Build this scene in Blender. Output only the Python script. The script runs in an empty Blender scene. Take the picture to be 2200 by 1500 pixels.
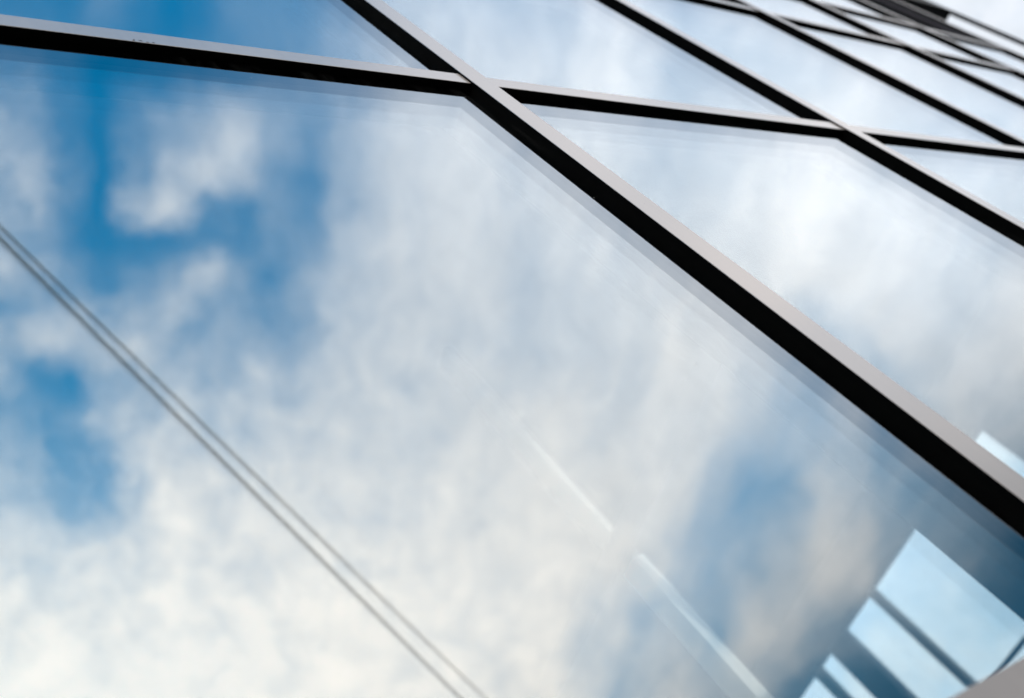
import bpy, bmesh, math, random
import numpy as np
from mathutils import Matrix, Vector

random.seed(7)
SC = bpy.context.scene
COL = SC.collection

# ------------------------------------------------------------------ frame of reference
# X runs along the facade, Y into the building, Z up.  D = distance from the lens to the front of the mullion caps.
D = 0.65
EYE = 1.6
RIGHT = np.array((0.78134, -0.30794, -0.54284))     # image right, down and forward in world axes
DOWN = np.array((-0.06529, 0.82469, -0.56181))
FWD = np.array((0.62068, 0.47440, 0.62426))


def W(u, v, z=0.0):
    """facade units (multiples of D, measured from the lens) to metres"""
    return Vector((u * D, z * D, EYE + v * D))


# ------------------------------------------------------------------ camera
cam_d = bpy.data.cameras.new('camera')
cam = bpy.data.objects.new('camera', cam_d)
COL.objects.link(cam)
m = Matrix([(RIGHT[i], -DOWN[i], -FWD[i]) for i in range(3)]).to_4x4()
m.translation = Vector((0, 0, EYE))
cam.matrix_world = m
cam_d.sensor_width = 36.0
cam_d.lens = 2139.0 / 2200.0 * 36.0
cam_d.clip_start = 0.02
cam_d.clip_end = 5000
cam_d.dof.use_dof = True
cam_d.dof.focus_distance = 2.15
cam_d.dof.aperture_fstop = 2.0
cam_d.dof.aperture_blades = 9
SC.camera = cam

# ------------------------------------------------------------------ render settings
SC.render.engine = 'CYCLES'
SC.cycles.use_denoising = True
SC.cycles.max_bounces = 16
SC.cycles.glossy_bounces = 8
SC.cycles.transparent_max_bounces = 24
SC.cycles.caustics_reflective = False
SC.cycles.caustics_refractive = False
SC.cycles.sample_clamp_indirect = 6
SC.view_settings.view_transform = 'Standard'
SC.view_settings.look = 'None'
SC.view_settings.exposure = 0
SC.view_settings.gamma = 1

# ------------------------------------------------------------------ sun direction (veiled by bright cloud, out in front of the facade)
SUN_EL = math.radians(24.0)
SUN_AZ = math.radians(-5.0)            # measured from -Y towards +X
SUN = np.array((math.sin(SUN_AZ) * math.cos(SUN_EL), -math.cos(SUN_AZ) * math.cos(SUN_EL), math.sin(SUN_EL)))
sd = bpy.data.lights.new('sun', 'SUN')
sd.energy = 2.2
sd.angle = math.radians(0.6)
sd.color = (1.0, 0.95, 0.88)
sun = bpy.data.objects.new('sun', sd)
COL.objects.link(sun)
sun.rotation_euler = Vector(-SUN).to_track_quat('-Z', 'Y').to_euler()
sun.location = (0, -20, 30)


# ------------------------------------------------------------------ node helper
class NT:
    def __init__(self, tree):
        self.t = tree
        tree.nodes.clear()

    def n(self, kind, **kw):
        nd = self.t.nodes.new(kind)
        for k, v in kw.items():
            setattr(nd, k, v)
        return nd

    def l(self, a, b):
        self.t.links.new(a, b)

    def put(self, sock, x):
        if isinstance(x, (int, float)):
            sock.default_value = x
        elif isinstance(x, (tuple, list)):
            sock.default_value = x
        else:
            self.l(x, sock)

    def math(self, op, a, b=0.0, c=None, clamp=False):
        nd = self.n('ShaderNodeMath', operation=op, use_clamp=clamp)
        self.put(nd.inputs[0], a)
        self.put(nd.inputs[1], b)
        if c is not None:
            self.put(nd.inputs[2], c)
        return nd.outputs[0]

    def vmath(self, op, a, b=None, scale=None):
        nd = self.n('ShaderNodeVectorMath', operation=op)
        self.put(nd.inputs[0], a)
        if b is not None:
            self.put(nd.inputs[1], b)
        if scale is not None:
            self.put(nd.inputs['Scale'], scale)
        return nd.outputs['Value'] if op in ('DOT_PRODUCT', 'LENGTH') else nd.outputs[0]

    def noise(self, vec, scale, detail=4, rough=0.5, dist=0.0):
        nd = self.n('ShaderNodeTexNoise')
        self.put(nd.inputs['Vector'], vec)
        nd.inputs['Scale'].default_value = scale
        nd.inputs['Detail'].default_value = detail
        nd.inputs['Roughness'].default_value = rough
        nd.inputs['Distortion'].default_value = dist
        return nd

    def maprange(self, x, a, b, c, d, kind='LINEAR'):
        nd = self.n('ShaderNodeMapRange', interpolation_type=kind)
        self.put(nd.inputs[0], x)
        for i, v in enumerate((a, b, c, d)):
            self.put(nd.inputs[1 + i], v)
        return nd.outputs[0]

    def mix(self, f, a, b, blend='MIX'):
        nd = self.n('ShaderNodeMix', data_type='RGBA', blend_type=blend)
        self.put(nd.inputs[0], f)
        self.put(nd.inputs[6], a)
        self.put(nd.inputs[7], b)
        return nd.outputs[2]

    def comb(self, x, y, z=0.0):
        nd = self.n('ShaderNodeCombineXYZ')
        for i, v in enumerate((x, y, z)):
            self.put(nd.inputs[i], v)
        return nd.outputs[0]


# ------------------------------------------------------------------ the sky: clear-sky model with broken cloud laid over it by direction
R1, R2, R3 = 0.28, 0.26, 0.08          # reflectance of the three panes of a unit, head on


def refl(cosi):
    k = (1 - cosi) ** 5
    a = [r + (1 - r) * k for r in (R1, R2, R3)]
    return a[0] + (1 - a[0]) ** 2 * a[1] + (1 - a[0]) ** 2 * (1 - a[1]) ** 2 * a[2]


# cloud cover over the part of the sky in front of the facade: rows run across, from high to low
XS = (0, 75, 147, 220, 293, 367, 440, 513, 587, 660, 733, 880, 1027, 1173, 1320, 1393, 1467, 1540, 1613, 1687, 1760, 1850, 1907, 1980, 2053, 2130, 2200)
ROWS = {
    0:    (70, 65, 60, 95, 60, 5, 55, 90, 98, 105, 125, 185, 185, 200, 216, 205, 185, 200, 216, 222, 226, 226, 226, 228, 230, 232, 236),
    150:  (95, 100, 70, 15, 50, 60, 70, 85, 100, 118, 135, 190, 207, 216, 224, 210, 197, 194, 197, 200, 207, 217, 221, 224, 226, 228, 232),
    300:  (142, 125, 75, 40, 112, 125, 155, 188, 135, 105, 150, 206, 213, 208, 205, 205, 206, 213, 221, 230, 236, 226, 216, 210, 206, 210, 216),
    450:  (132, 152, 95, 8, 165, 190, 95, 82, 118, 92, 150, 196, 206, 206, 200, 202, 206, 216, 226, 234, 239, 238, 234, 226, 217, 215, 220),
    375:  (140, 145, 92, 45, 125, 165, 187, 168, 105, 88, 150, 201, 210, 207, 202, 203, 206, 215, 224, 232, 238, 233, 225, 216, 211, 212, 218),
    525:  (155, 105, 75, 50, 60, 76, 84, 86, 100, 118, 165, 198, 204, 199, 198, 204, 211, 217, 222, 229, 237, 235, 229, 223, 215, 215, 221),
    600:  (160, 145, 105, 85, 100, 140, 168, 135, 90, 142, 172, 200, 202, 192, 198, 206, 216, 219, 219, 225, 234, 232, 225, 220, 214, 216, 223),
    675:  (100, 120, 140, 125, 158, 158, 142, 128, 122, 148, 176, 198, 199, 191, 196, 206, 218, 217, 212, 207, 198, 211, 220, 216, 209, 208, 214),
    750:  (150, 175, 160, 165, 172, 150, 138, 145, 155, 165, 182, 196, 196, 192, 195, 206, 220, 215, 205, 190, 165, 190, 216, 212, 204, 200, 205),
    820:  (150, 90, 60, 130, 165, 165, 155, 162, 172, 178, 190, 196, 203, 202, 200, 206, 213, 210, 200, 178, 158, 186, 186, 192, 198, 186, 186),
    900:  (118, 112, 112, 145, 176, 180, 172, 180, 191, 196, 199, 196, 211, 213, 206, 206, 206, 202, 190, 165, 150, 182, 152, 170, 190, 172, 165),
    1050: (160, 158, 115, 108, 182, 214, 217, 212, 217, 215, 212, 211, 217, 221, 216, 209, 200, 172, 134, 132, 180, 165, 140, 118, 108, 104, 98),
    1200: (215, 208, 210, 214, 216, 222, 223, 222, 224, 226, 226, 226, 226, 226, 221, 200, 172, 150, 145, 168, 190, 172, 130, 112, 105, 85, 10),
    1350: (235, 234, 233, 231, 231, 230, 231, 232, 233, 235, 236, 234, 229, 226, 195, 165, 168, 132, 185, 165, 128, 98, 82, 70, 58, 42, 28),
    1500: (239, 239, 239, 238, 239, 239, 239, 239, 239, 239, 239, 237, 229, 222, 172, 175, 184, 150, 150, 95, 70, 58, 50, 42, 36, 26, 18),
}
XLO, XHI = -300.0, 3300.0


def lin(s):
    s = s / 255.0
    return s / 12.92 if s <= 0.04045 else ((s + 0.055) / 1.055) ** 2.4


NRM = np.array((RIGHT[1], DOWN[1], FWD[1]))   # facade normal in image axes


def glow(d):
    """brightness of cloud in direction d: brighter round the veiled sun"""
    b = 1.22 + 0.28 * min(1.0, max(0.0, (d[1] + 0.55) / 0.3)) - 0.54 * min(1.0, max(0.0, (d[1] + 0.22) / 0.27))
    h = min(1.0, max(0.0, (d[2] - 0.15) / 0.33))
    return (b + 1.20 * max(0.0, float(d @ SUN)) ** 2) * (0.56 + 0.44 * h * h * (3 - 2 * h))


world = bpy.data.worlds.new('World')
SC.world = world
world.use_nodes = True
w = NT(world.node_tree)
tc = w.n('ShaderNodeTexCoord').outputs['Generated']
dirn = w.vmath('NORMALIZE', tc)
mir = np.array((1, -1, 1))
qx = w.vmath('DOT_PRODUCT', dirn, tuple(RIGHT * mir))
qy = w.vmath('DOT_PRODUCT', dirn, tuple(DOWN * mir))
qz = w.math('MAXIMUM', w.vmath('DOT_PRODUCT', dirn, tuple(FWD * mir)), 0.06)
sx = w.math('DIVIDE', qx, qz)
sy = w.math('DIVIDE', qy, qz)
p0 = w.comb(sx, sy)
# wind-torn edges: warp the cover by turbulence at two sizes
wn = w.noise(p0, 9.0, 5, 0.55)
wv = w.vmath('SUBTRACT', wn.outputs['Color'], (0.5, 0.5, 0.5))
wn2 = w.noise(p0, 30.0, 4, 0.6)
wv2 = w.vmath('SUBTRACT', wn2.outputs['Color'], (0.5, 0.5, 0.5))
p1 = w.vmath('ADD', p0, w.vmath('ADD', w.vmath('SCALE', wv, scale=0.055), w.vmath('SCALE', wv2, scale=0.022)))
sep = w.n('ShaderNodeSeparateXYZ')
w.l(p1, sep.inputs[0])
PX = w.math('MULTIPLY_ADD', sep.outputs[0], 2139.0, 1100.0)
PY = w.math('MULTIPLY_ADD', sep.outputs[1], 2139.0, 750.0)
fx = w.maprange(PX, XLO, XHI, 0.0, 1.0)
total = None
ys = sorted(ROWS)
for i, y in enumerate(ys):
    ramp = w.n('ShaderNodeValToRGB')
    ramp.color_ramp.interpolation = 'B_SPLINE' if False else 'EASE'
    pts = []
    for x, s in zip(XS, ROWS[y]):
        r = np.array((x - 1100.0, y - 750.0, 2139.0))
        r /= np.linalg.norm(r)
        wd = (r[0] * RIGHT + r[1] * DOWN + r[2] * FWD) * mir
        c = (lin(s) - 0.025) / (refl(float(r @ NRM)) * glow(wd) * 0.98)
        pts.append((x, min(1.0, max(0.0, c))))
    pts = [(-250, pts[0][1])] + pts + [(2450, 0.6 if y > 900 else 0.86), (2750, 0.93), (3250, 0.96)]
    er = ramp.color_ramp.elements
    while len(er) > 1:
        er.remove(er[0])
    er[0].position = (pts[0][0] - XLO) / (XHI - XLO)
    er[0].color = (pts[0][1],) * 3 + (1,)
    for x, c in pts[1:]:
        e = er.new((x - XLO) / (XHI - XLO))
        e.color = (c, c, c, 1)
    w.l(fx, ramp.inputs[0])
    up = w.maprange(PY, ys[i - 1], y, 0, 1, 'SMOOTHSTEP') if i else 1.0
    dn = w.maprange(PY, y, ys[i + 1], 1, 0, 'SMOOTHSTEP') if i < len(ys) - 1 else 1.0
    wt = w.math('MULTIPLY', up, dn)
    term = w.math('MULTIPLY', ramp.outputs[0], wt)
    total = term if total is None else w.math('ADD', total, term)
# small puffs and long thin streaks
puff = w.math('SUBTRACT', w.noise(p1, 25.0, 6, 0.56).outputs['Fac'], 0.5)
# cirrus bands: parallel in the air, so they fan out from one point low in the sky
bdx = w.math('SUBTRACT', PX, 971.0)
bdy = w.math('SUBTRACT', 2225.0, PY)
ang = w.math('ARCTAN2', bdx, bdy)
rad = w.math('SQRT', w.math('ADD', w.math('MULTIPLY', bdx, bdx), w.math('MULTIPLY', bdy, bdy)))
fan = w.comb(w.math('MULTIPLY', ang, 5.5), w.math('MULTIPLY', rad, 0.0011))
fan2 = w.comb(w.math('MULTIPLY', ang, 17.0), w.math('MULTIPLY', rad, 0.0022), 3.7)
fine = w.math('SUBTRACT', w.noise(fan2, 1.6, 6, 0.62, 0.7).outputs['Fac'], 0.5)
streak = w.math('MULTIPLY_ADD', fine, 0.38, w.math('SUBTRACT', w.noise(fan, 1.6, 7, 0.6, 0.35).outputs['Fac'], 0.5))
edge = w.math('MULTIPLY', w.math('MULTIPLY', total, w.math('SUBTRACT', 1.12, total)), 3.2)
det = w.math('ADD', w.math('MULTIPLY', puff, w.maprange(w.math('SUBTRACT', PY, PX), -600.0, 500.0, 0.08, 0.60, 'SMOOTHSTEP')), w.math('MULTIPLY', streak, w.maprange(w.math('SUBTRACT', PY, PX), -900.0, 700.0, 0.50, 0.30, 'SMOOTHSTEP')))
cover = w.math('MULTIPLY_ADD', det, edge, total, clamp=True)
# broken cloud on the far side of the building
sep2 = w.n('ShaderNodeSeparateXYZ')
w.l(dirn, sep2.inputs[0])
far = w.math('MULTIPLY', w.maprange(sep2.outputs[1], 0.12, 0.3, 0, 1), w.maprange(w.noise(dirn, 6.5, 5, 0.55).outputs['Fac'], 0.38, 0.64, 0.45, 0.0, 'SMOOTHSTEP'))
cover = w.math('MULTIPLY', cover, w.math('SUBTRACT', 1.0, far), clamp=True)
streak_lum = w.math('MULTIPLY', streak, 0.14)
sky = w.n('ShaderNodeTexSky')
sky.sky_type = 'NISHITA'
sky.sun_disc = False
sky.sun_elevation = SUN_EL
sky.sun_rotation = math.atan2(SUN[0], SUN[1])
sky.air_density = 1.0
sky.dust_density = 0.4
sky.ozone_density = 3.0
SKY_STR = 0.14
sdot = w.math('MAXIMUM', w.vmath('DOT_PRODUCT', dirn, tuple(SUN)), 0.0)
sdir = w.n('ShaderNodeSeparateXYZ')
w.l(dirn, sdir.inputs[0])
back = w.maprange(sdir.outputs[1], 0.15, 0.40, 0.0, 1.5, 'SMOOTHSTEP')
side = w.math('ADD', w.maprange(sdir.outputs[1], -0.55, -0.25, 1.22, 1.50), w.maprange(sdir.outputs[1], -0.22, 0.05, 0.0, -0.54))
base_ = w.math('MAXIMUM', side, back)
# cloud low over the street shows its grey underside
low = w.math('MAXIMUM', w.maprange(sdir.outputs[2], 0.15, 0.48, 0.56, 1.0, 'SMOOTHSTEP'), w.maprange(sdir.outputs[1], -0.15, 0.05, 0.0, 1.0))
gl = w.math('MULTIPLY', w.math('MULTIPLY_ADD', w.math('POWER', sdot, 2.0), 1.20, base_), low)
warm = w.mix(w.maprange(sdot, 0.35, 0.92, 0, 1), (1.01, 1.005, 1.02, 1), (1.06, 1.0, 0.925, 1))
shade = w.math('MULTIPLY_ADD', puff, 0.26, w.math('ADD', 1.0, streak_lum))
cl = w.vmath('SCALE', warm, scale=w.math('MULTIPLY', w.math('MULTIPLY', gl, shade), 1.0 / SKY_STR))
blue = w.mix(1.0, sky.outputs[0], (0.0, 1.74, 2.05, 1), 'MULTIPLY')
haze = w.math('MULTIPLY', w.maprange(sdir.outputs[0], 0.60, 0.88, 0.0, 0.65, 'SMOOTHSTEP'), w.math('MAXIMUM', w.maprange(sdir.outputs[2], 0.38, 0.52, 0.0, 1.0), w.maprange(sdir.outputs[1], 0.05, 0.25, 0.0, 0.8)))
blue = w.mix(haze, blue, (0.66 / SKY_STR, 0.84 / SKY_STR, 1.02 / SKY_STR, 1))
# a dark bank of distant weather low in the sky, out beyond the street
bank = w.math('MULTIPLY', w.maprange(sdir.outputs[2], 0.17, 0.50, 1, 0, 'SMOOTHSTEP'), w.maprange(sdir.outputs[1], -0.25, 0.0, 1, 0, 'SMOOTHSTEP'))
blue = w.mix(bank, blue, (0.035 / SKY_STR, 0.15 / SKY_STR, 0.27 / SKY_STR, 1))
final = w.mix(cover, blue, cl)
bg = w.n('ShaderNodeBackground')
bg.inputs['Strength'].default_value = SKY_STR
w.l(final, bg.inputs[0])
wo = w.n('ShaderNodeOutputWorld')
w.l(bg.outputs[0], wo.inputs[0])


# ------------------------------------------------------------------ materials
def new_mat(name):
    mt = bpy.data.materials.new(name)
    mt.use_nodes = True
    return mt, NT(mt.node_tree)


def paint(name, col, rough=0.5, metal=0.0, spec=0.5, vary=0.06, scale=18.0, bump=0.0):
    mt, t = new_mat(name)
    tcn = t.n('ShaderNodeTexCoord').outputs['Object']
    nz = t.noise(tcn, scale, 6, 0.6)
    p = t.n('ShaderNodeBsdfPrincipled')
    a = tuple(c * (1 - vary) for c in col) + (1,)
    b = tuple(min(1, c * (1 + vary)) for c in col) + (1,)
    t.l(t.mix(nz.outputs['Fac'], a, b), p.inputs['Base Color'])
    t.l(t.maprange(nz.outputs['Fac'], 0.3, 0.7, max(0, rough - 0.06), rough + 0.06), p.inputs['Roughness'])
    p.inputs['Metallic'].default_value = metal
    p.inputs['Specular IOR Level'].default_value = spec
    if bump:
        bn = t.n('ShaderNodeBump')
        bn.inputs['Distance'].default_value = bump
        t.l(t.noise(tcn, scale * 6, 3).outputs['Fac'], bn.inputs['Height'])
        t.l(bn.outputs[0], p.inputs['Normal'])
    o = t.n('ShaderNodeOutputMaterial')
    t.l(p.outputs[0], o.inputs[0])
    return mt


def cap_paint(name, col, metal, rough):
    """satin metallic coating with faint brushed streaks, dust runs and a few fly specks"""
    mt, t = new_mat(name)
    tcn = t.n('ShaderNodeTexCoord').outputs['Object']
    mp = t.n('ShaderNodeMapping')
    t.l(tcn, mp.inputs[0])
    mp.inputs['Rotation'].default_value = (0, math.radians(35), 0)
    mp.inputs['Scale'].default_value = (90, 90, 7)
    st = t.noise(mp.outputs[0], 1.0, 6, 0.65).outputs['Fac']
    bl = t.noise(tcn, 6.0, 4, 0.5).outputs['Fac']
    f = t.math('ADD', t.math('MULTIPLY', st, 0.6), t.math('MULTIPLY', bl, 0.4))
    base = t.mix(f, tuple(c * 0.91 for c in col) + (1,), tuple(min(1, c * 1.06) for c in col) + (1,))
    vo = t.n('ShaderNodeTexVoronoi')
    t.l(tcn, vo.inputs['Vector'])
    vo.inputs['Scale'].default_value = 28.0
    sel = t.n('ShaderNodeSeparateColor')
    t.l(vo.outputs['Color'], sel.inputs[0])
    speck = t.math('MULTIPLY', t.math('LESS_THAN', vo.outputs['Distance'], 0.035), t.math('GREATER_THAN', sel.outputs[0], 0.8))
    base = t.mix(t.math('MULTIPLY', speck, 0.75), base, (0.09, 0.075, 0.06, 1))
    p = t.n('ShaderNodeBsdfPrincipled')
    t.l(base, p.inputs['Base Color'])
    p.inputs['Metallic'].default_value = metal
    t.l(t.maprange(f, 0.3, 0.7, rough - 0.02, rough + 0.03), p.inputs['Roughness'])
    o = t.n('ShaderNodeOutputMaterial')
    t.l(p.outputs[0], o.inputs[0])
    return mt


def glass(name, r0, tint, wave=0.0, dirt=0.0, hue=(0.99, 0.99, 1.0)):
    """one coated face of a pane: mirror part by angle, the rest passes through"""
    mt, t = new_mat(name)
    g = t.n('ShaderNodeNewGeometry')
    cosi = t.math('ABSOLUTE', t.vmath('DOT_PRODUCT', g.outputs['Incoming'], g.outputs['Normal']))
    k = t.math('POWER', t.math('SUBTRACT', 1.0, cosi, clamp=True), 5.0)
    fac = t.math('MULTIPLY_ADD', k, 1 - r0, r0, clamp=True)
    gl_ = t.n('ShaderNodeBsdfGlossy')
    gl_.inputs['Roughness'].default_value = 0.0
    gl_.inputs['Color'].default_value = hue + (1,)
    tr = t.n('ShaderNodeBsdfTransparent')
    tr.inputs['Color'].default_value = tint + (1,)
    tcn = t.n('ShaderNodeTexCoord').outputs['Object']
    oi = t.n('ShaderNodeObjectInfo')
    off = t.vmath('ADD', tcn, t.vmath('SCALE', t.comb(oi.outputs['Random'], oi.outputs['Random'], 0.0), scale=40.0))
    if wave:
        mp = t.n('ShaderNodeMapping')
        t.l(off, mp.inputs[0])
        mp.inputs['Scale'].default_value = (1.6, 1.0, 0.7)
        big = t.noise(mp.outputs[0], 3.2, 2, 0.4).outputs['Fac']
        wvn = t.n('ShaderNodeTexWave')
        wvn.wave_type = 'BANDS'
        wvn.bands_direction = 'Z'
        t.l(off, wvn.inputs['Vector'])
        wvn.inputs['Scale'].default_value = 5.0
        wvn.inputs['Distortion'].default_value = 9.0
        wvn.inputs['Detail'].default_value = 2.0
        zone = t.maprange(t.noise(off, 2.3, 2).outputs['Fac'], 0.52, 0.66, 0, 1, 'SMOOTHSTEP')
        h = t.math('ADD', big, t.math('MULTIPLY', t.math('MULTIPLY', wvn.outputs['Fac'], zone), 0.10))
        bn = t.n('ShaderNodeBump')
        bn.inputs['Strength'].default_value = 1.0
        bn.inputs['Distance'].default_value = wave
        t.l(h, bn.inputs['Height'])
        t.l(bn.outputs[0], gl_.inputs['Normal'])
    mx = t.n('ShaderNodeMixShader')
    t.l(fac, mx.inputs[0])
    t.l(tr.outputs[0], mx.inputs[1])
    t.l(gl_.outputs[0], mx.inputs[2])
    out = mx.outputs[0]
    if dirt:
        mp2 = t.n('ShaderNodeMapping')
        t.l(off, mp2.inputs[0])
        mp2.inputs['Rotation'].default_value = (0, math.radians(24), 0)
        mp2.inputs['Scale'].default_value = (26, 26, 2.2)
        sm = t.noise(mp2.outputs[0], 1.0, 6, 0.62, 0.8).outputs['Fac']
        zone2 = t.maprange(t.noise(off, 1.7, 3).outputs['Fac'], 0.42, 0.7, 0, 1, 'SMOOTHSTEP')
        film = t.math('MULTIPLY', t.math('MULTIPLY', t.maprange(sm, 0.5, 0.78, 0, 1), zone2), dirt)
        vo = t.n('ShaderNodeTexVoronoi')
        t.l(off, vo.inputs['Vector'])
        vo.inputs['Scale'].default_value = 16.0
        sel = t.n('ShaderNodeSeparateColor')
        t.l(vo.outputs['Color'], sel.inputs[0])
        speck = t.math('MULTIPLY', t.math('LESS_THAN', vo.outputs['Distance'], 0.026), t.math('GREATER_THAN', sel.outputs[0], 0.86))
        film = t.math('ADD', film, t.math('MULTIPLY', speck, 0.5), clamp=True)
        df = t.n('ShaderNodeBsdfDiffuse')
        df.inputs['Color'].default_value = (0.34, 0.34, 0.33, 1)
        m2 = t.n('ShaderNodeMixShader')
        t.l(film, m2.inputs[0])
        t.l(out, m2.inputs[1])
        t.l(df.outputs[0], m2.inputs[2])
        out = m2.outputs[0]
    o = t.n('ShaderNodeOutputMaterial')
    t.l(out, o.inputs[0])
    return mt


def clear(name):
    mt, t = new_mat(name)
    tr = t.n('ShaderNodeBsdfTransparent')
    tr.inputs['Color'].default_value = (1, 1, 1, 1)
    o = t.n('ShaderNodeOutputMaterial')
    t.l(tr.outputs[0], o.inputs[0])
    return mt


M_BLACK = paint('black_anodised', (0.0035, 0.0036, 0.0034), 0.75, 0, 0.02)
M_CAP = cap_paint('satin_silver', (0.42, 0.37, 0.342), 0.48, 0.2)
M_DARK = paint('dark_louvre_paint', (0.006, 0.0055, 0.007), 0.7, 0, 0.01)
M_RIB = paint('louvre_rib_paint', (0.03, 0.026, 0.033), 0.6, 0, 0.03)
M_BROWN = paint('brown_black_steel', (0.012, 0.009, 0.007), 0.6, 0, 0.2)
M_G1 = glass('outer_pane_coating', R1, (0.97, 0.99, 0.99), wave=2.2e-5, dirt=0.03, hue=(0.91, 0.955, 1.0))
M_G2 = glass('middle_pane_coating', R2, (0.98, 0.995, 0.995), wave=1.6e-5, hue=(1.0, 0.96, 0.88))
M_G3 = glass('inner_pane_coating', R3, (0.98, 0.995, 0.995), hue=(1.0, 0.97, 0.92))
M_WIN = glass('side_window_glass', 0.05, (0.93, 0.985, 1.0))
M_CLEAR = clear('pane_back_face')
M_POST_DIM = paint('shade_dimmed_post', (0.55, 0.55, 0.53), 0.5, 0, 0.3)  # same post, shade above the rail put into the colour
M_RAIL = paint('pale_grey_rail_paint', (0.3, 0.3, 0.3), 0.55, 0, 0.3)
M_TUBE = paint('charcoal_tube_paint', (0.07, 0.075, 0.08), 0.6, 0, 0.2)
M_WHITE = paint('white_partition_paint', (0.93, 0.93, 0.90), 0.45, 0, 0.4)
M_PLASTER = paint('interior_plaster', (0.28, 0.28, 0.27), 0.8)
M_GREYWALL = paint('grey_end_wall', (0.16, 0.18, 0.20), 0.7)
M_FRAME = paint('grey_window_frame', (0.55, 0.56, 0.53), 0.4)
M_FLOOR = paint('pale_floor', (0.6, 0.58, 0.54), 0.4)
M_ROOF = paint('roof_membrane', (0.12, 0.12, 0.12), 0.85)
M_STONE = paint('concrete_side_wall', (0.32, 0.31, 0.29), 0.85, vary=0.15, scale=3)
M_PAVE = paint('grey_paving', (0.10, 0.098, 0.094), 0.85, vary=0.2, scale=2.2, bump=0.002)
M_CABLE = paint('weathered_cable_sheath', (0.03, 0.045, 0.045), 0.6)


# ------------------------------------------------------------------ mesh helpers
def box(bm, a, b, mat=0):
    (x0, y0, z0), (x1, y1, z1) = a, b
    vs = [bm.verts.new(c) for c in ((x0, y0, z0), (x1, y0, z0), (x1, y1, z0), (x0, y1, z0), (x0, y0, z1), (x1, y0, z1), (x1, y1, z1), (x0, y1, z1))]
    for i, f in enumerate(((0, 1, 5, 4), (1, 2, 6, 5), (2, 3, 7, 6), (3, 0, 4, 7), (4, 5, 6, 7), (3, 2, 1, 0))):
        fc = bm.faces.new([vs[k] for k in f])
        fc.material_index = mat
    return vs


def ubox(bm, u, v, z, o=(0, 0, 0)):
    """box given by ranges along, up and into the facade, in facade units, about local origin o (metres)"""
    a = W(u[0], v[0], z[0]) - Vector(o)
    b = W(u[1], v[1], z[1]) - Vector(o)
    return box(bm, a, b)


def obj(name, bm, mats, parent=None, loc=None, bevel=0.0):
    if bevel:
        bmesh.ops.bevel(bm, geom=list(bm.edges), offset=bevel, segments=2, affect='EDGES', profile=0.6)
    bm.normal_update()
    me = bpy.data.meshes.new(name)
    bm.to_mesh(me)
    bm.free()
    for mt in (mats if isinstance(mats, (list, tuple)) else [mats]):
        me.materials.append(mt)
    o = bpy.data.objects.new(name, me)
    COL.objects.link(o)
    if loc is not None:
        o.location = loc
    if parent is not None:
        o.parent = parent
    return o


def tag(o, label=None, cat=None, group=None, kind=None):
    for k, v in (('label', label), ('category', cat), ('group', group), ('kind', kind)):
        if v:
            o[k] = v
    return o


# ------------------------------------------------------------------ ground
bm = bmesh.new()
bmesh.ops.create_grid(bm, x_segments=8, y_segments=8, size=600)
tag(obj('ground', bm, M_PAVE), kind='structure')

# ------------------------------------------------------------------ the glass building
bld = bpy.data.objects.new('glass_office_building', None)
COL.objects.link(bld)
tag(bld, 'glass office building with silver capped black mullions and mirror glazing reflecting clouds', 'building')

UL = [-5.025, -2.565, -0.135, 2.2915, 4.765, 7.16, 9.52, 11.87, 14.15]      # left edges of the vertical mullions
CW = 0.109                                                       # their width
VL = [-2.40, -1.18, 0.212, 3.010, 5.805, 7.190, 9.98]            # lower edges of the transoms
CH = 0.091
TOP = 10.25
BASE = (0.0 - EYE) / D
DV = 0.0372                                                      # mullion front to outer glass
E = 0.0085                                                       # transoms sit back by this
LIP = 0.0024
G = 0.0216                                                       # pane to pane

for u in UL:
    o = W(u, BASE, 1.0)
    b = bmesh.new()
    ubox(b, (u + 0.002, u + CW - 0.002), (BASE, TOP), (1 + LIP, 1 + DV + 2 * G + 0.012), o)
    ml = obj('mullion', b, M_BLACK, bld, o)
    b = bmesh.new()
    ubox(b, (u, u + CW), (BASE, TOP), (1, 1 + LIP), o)
    obj('cover_cap', b, M_CAP, ml, bevel=0.0006)
    # the structural tube behind the glass line
    b = bmesh.new()
    ubox(b, (u + 0.017, u + CW - 0.017), (BASE, TOP), (1 + DV + 2 * G + 0.012, 1.245), o)
    obj('inner_tube', b, M_TUBE, ml, bevel=0.002)

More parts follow.
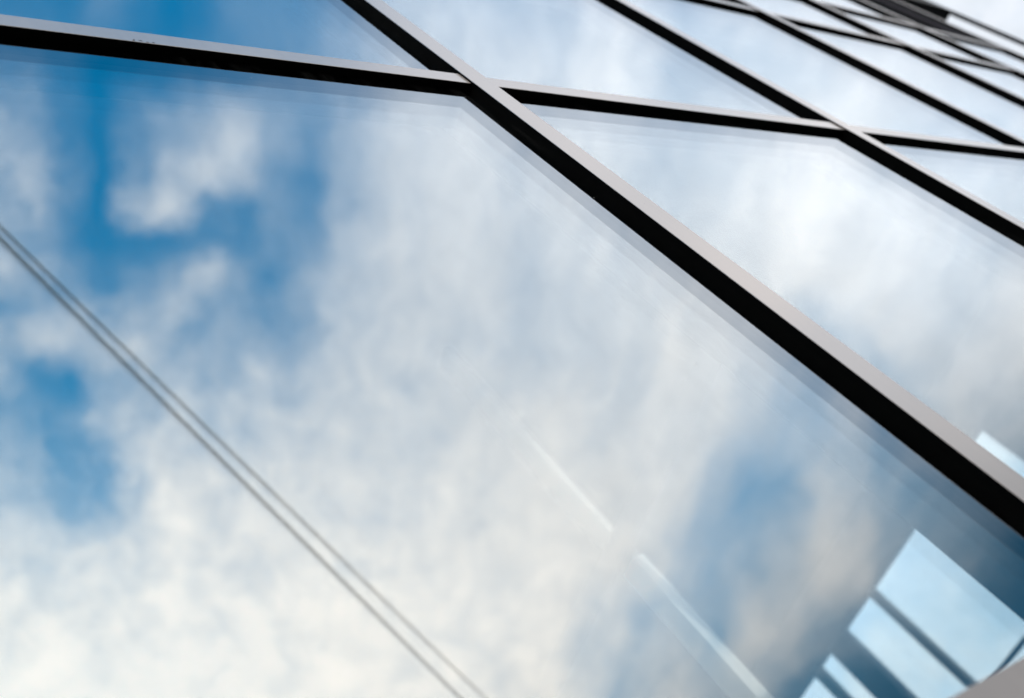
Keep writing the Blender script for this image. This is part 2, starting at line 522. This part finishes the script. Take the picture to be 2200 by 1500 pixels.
SPECKS = None
for i in range(len(UL) - 1):
    ua, ub = UL[i] + CW, UL[i + 1]
    for j, v in enumerate(VL):
        o = W(ua, v, 1.0)
        b = bmesh.new()
        ubox(b, (ua - 0.001, ub + 0.001), (v + 0.0015, v + CH - 0.0015), (1 + E + LIP, 1 + DV + 2 * G + 0.010), o)
        tr = obj('transom', b, M_BLACK, bld, o)
        b = bmesh.new()
        ubox(b, (ua + 0.0015, ub - 0.0015), (v, v + CH), (1 + E, 1 + E + LIP), o)
        obj('cover_cap', b, M_CAP, tr, bevel=0.0006)
        b = bmesh.new()
        ubox(b, (ua, ub), (v + 0.012, v + CH - 0.012), (1 + DV + 2 * G + 0.012, 1.20), o)
        obj('inner_tube', b, M_TUBE, tr, bevel=0.002)
        if i == 2 and j == 3:
            FRONT = tr
    for j in range(len(VL) - 1):
        va, vb = VL[j] + CH, VL[j + 1]
        if i == len(UL) - 2 and j == len(VL) - 2:
            # dark ribbed louvre panel in the top corner bay
            o = W(ua, va, 1.0)
            b = bmesh.new()
            ubox(b, (ua - 0.001, ub + 0.001), (va - 0.001, vb + 0.001), (1 + DV, 1 + DV + 0.03), o)
            lp = obj('louvre_panel', b, M_DARK, bld, o)
            nb = 7
            for k in range(nb):
                uc = ua + (ub - ua) * (k + 0.5) / nb
                b = bmesh.new()
                ubox(b, (uc - 0.07, uc + 0.07), (va, vb), (1 + DV - 0.022, 1 + DV - 0.001), o)
                obj('rib', b, M_RIB if k == 4 else M_DARK, lp, bevel=0.002)
            continue
        o = W(ua, va, 1 + DV)
        th = 0.006 / D
        gp = None
        for k, mt in enumerate((M_G1, M_G2, M_G3)):
            b = bmesh.new()
            z0 = 1 + DV + k * G
            vs = ubox(b, (ua - 0.0008, ub + 0.0008), (va - 0.0008, vb + 0.0008), (z0, z0 + th), o)
            b.normal_update()
            for f in b.faces:
                f.material_index = 0 if f.normal.y < -0.5 else 1
            q = obj('glass_pane' if k == 0 else 'inner_pane', b, [mt, M_CLEAR], bld if k == 0 else gp, o if k == 0 else None)
            if k == 0:
                gp = q

# fly specks stuck along the lower edge of the near transom cap
b = bmesh.new()
for (du, dz, r) in ((0.0, 0.012, 0.0016), (-0.003, 0.004, 0.0019), (0.019, 0.010, 0.0024), (0.014, 0.012, 0.0012), (0.036, 0.004, 0.0022), (0.053, 0.007, 0.0020), (0.0535, 0.004, 0.0015)):
    mt4 = Matrix.Translation(W(1.036 - UL[2] - CW, 0, E) - W(0, 0, 0) + Vector((du * 0.7, -0.0002, 0.002 + dz * 0.6))) @ Matrix.Diagonal((1.3, 0.25, 0.8, 1))
    bmesh.ops.create_icosphere(b, subdivisions=2, radius=r, matrix=mt4)
obj('fly_specks', b, M_BROWN, FRONT)

# interior seen faintly through the glazing
YB = 15.0
def part(name, u, v, z, mat, parent=bld, bevel=0.0):
    o = W(u[0], v[0], z[0])
    if parent is not bld:
        o0 = o
        bb = bmesh.new()
        ubox(bb, u, v, z, parent.location)
        return obj(name, bb, mat, parent, bevel=bevel)
    bb = bmesh.new()
    ubox(bb, u, v, z, o)
    return obj(name, bb, mat, parent, o, bevel=bevel)

U0, U1 = UL[0], UL[-1] + CW
part('floor_slab', (U0, U1 - 0.15), (BASE + 0.005, BASE + 0.06), (1.25, YB), M_FLOOR)
part('ceiling_slab', (U0, U1 - 0.15), (5.55, 5.9), (1.25, YB), M_PLASTER)
part('roof_slab', (U0, U1), (TOP, TOP + 0.35), (1.0, YB + 0.3), M_ROOF)
part('back_wall', (U0, U1), (BASE, TOP), (YB, YB + 0.3), M_PLASTER)
part('side_wall', (U0 - 0.3, U0), (BASE, TOP), (1.0, YB + 0.3), M_STONE)

# side wall at the far corner: solid near the facade, tall windows beyond
UE = 14.02
ew = part('end_wall', (UE, UE + 0.25), (BASE, TOP), (1.25, 5.65), M_GREYWALL)
part('window_head', (UE, UE + 0.25), (4.66, TOP), (5.651, YB - 0.001), M_GREYWALL, ew)
part('window_apron', (UE, UE + 0.25), (BASE, BASE + 0.9), (5.651, YB - 0.001), M_GREYWALL, ew)
for za, zb, du in ((8.87, 9.04, 0.12), (9.90, 10.36, 0.22), (10.72, 10.95, 0.12), (11.95, 12.4, 0.22), (12.8, 13.0, 0.12)):
    part('window_mullion', (UE + 0.01, UE + du), (BASE + 0.9, 4.659), (za, zb), M_FRAME if du < 0.2 else M_GREYWALL, ew, 0.03 if du < 0.2 else 0.01)
part('window_transom', (UE + 0.015, UE + 0.11), (2.50, 2.565), (5.651, YB - 0.001), M_GREYWALL, ew)
part('window_pane', (UE + 0.06, UE + 0.07), (BASE + 0.9, 4.659), (5.651, YB - 0.001), [M_WIN], ew)

# white partition framing inside, standing behind the second mullion
part('partition_post', (4.765, 4.875), (BASE + 0.06, 2.999), (4.14, 4.32), M_WHITE, bevel=0.003)
part('partition_post', (4.765, 4.83), (3.191, 5.55), (4.14, 4.32), M_POST_DIM, bevel=0.003)  # upper length coloured greyer to stand in for shade
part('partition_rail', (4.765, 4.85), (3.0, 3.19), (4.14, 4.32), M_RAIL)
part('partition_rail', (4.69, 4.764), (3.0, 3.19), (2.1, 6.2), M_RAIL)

# outrigger and slender post beyond the corner
br = part('outrigger_bracket', (14.32, 17.1), (9.95, 11.0), (1.0, 1.25), M_BROWN, bevel=0.004)
part('corner_post', (16.98, 17.1), (BASE, 9.949), (1.0, 1.07), M_DARK, bevel=0.003)


# ------------------------------------------------------------------ overhead cables in front of the facade (seen mirrored in the glass)
def ray(px, py):
    r = np.array((px - 1100.0, py - 750.0, 2139.0))
    return r[0] * RIGHT + r[1] * DOWN + r[2] * FWD


def mirrored_point(px, py, height):
    d = ray(px, py)
    p = d * (height / d[2])                     # point on the mirrored cable
    plane = D * (1 + DV)
    return Vector((p[0], 2 * plane - p[1], EYE + height))


def cable(name, a, b_, radius, label):
    a, b_ = Vector(a), Vector(b_)
    n = 64
    pts = [a.lerp(b_, -1.6 + 4.6 * i / n) + Vector((0, 0, 0.05 * ((-1.6 + 4.6 * i / n - 0.5) ** 2 - 0.25))) for i in range(n + 1)]
    bm2 = bmesh.new()
    prev = None
    o = pts[n // 2].copy()
    for i, p in enumerate(pts):
        tg = (pts[min(i + 1, n)] - pts[max(i - 1, 0)]).normalized()
        s1 = tg.cross(Vector((0, 0, 1))).normalized()
        s2 = s1.cross(tg)
        ring = [bm2.verts.new(p - o + (s1 * math.cos(k * math.pi / 5) + s2 * math.sin(k * math.pi / 5)) * radius) for k in range(10)]
        if prev:
            for k in range(10):
                bm2.faces.new((prev[k], prev[(k + 1) % 10], ring[(k + 1) % 10], ring[k]))
        prev = ring
    for f in bm2.faces:
        f.smooth = True
    c = obj(name, bm2, M_CABLE, None, o)
    tag(c, label, 'cable', 'overhead cables mirrored in the glass')


HC = 6.0
cable('overhead_cable', mirrored_point(0, 512, HC), mirrored_point(990, 1500, HC),
      0.0118, 'darker thicker overhead cable, the left and lower of the mirrored pair')
cable('overhead_cable', mirrored_point(0, 486, HC), mirrored_point(1043, 1500, HC),
      0.0090, 'paler thinner overhead cable, the right and upper of the mirrored pair')
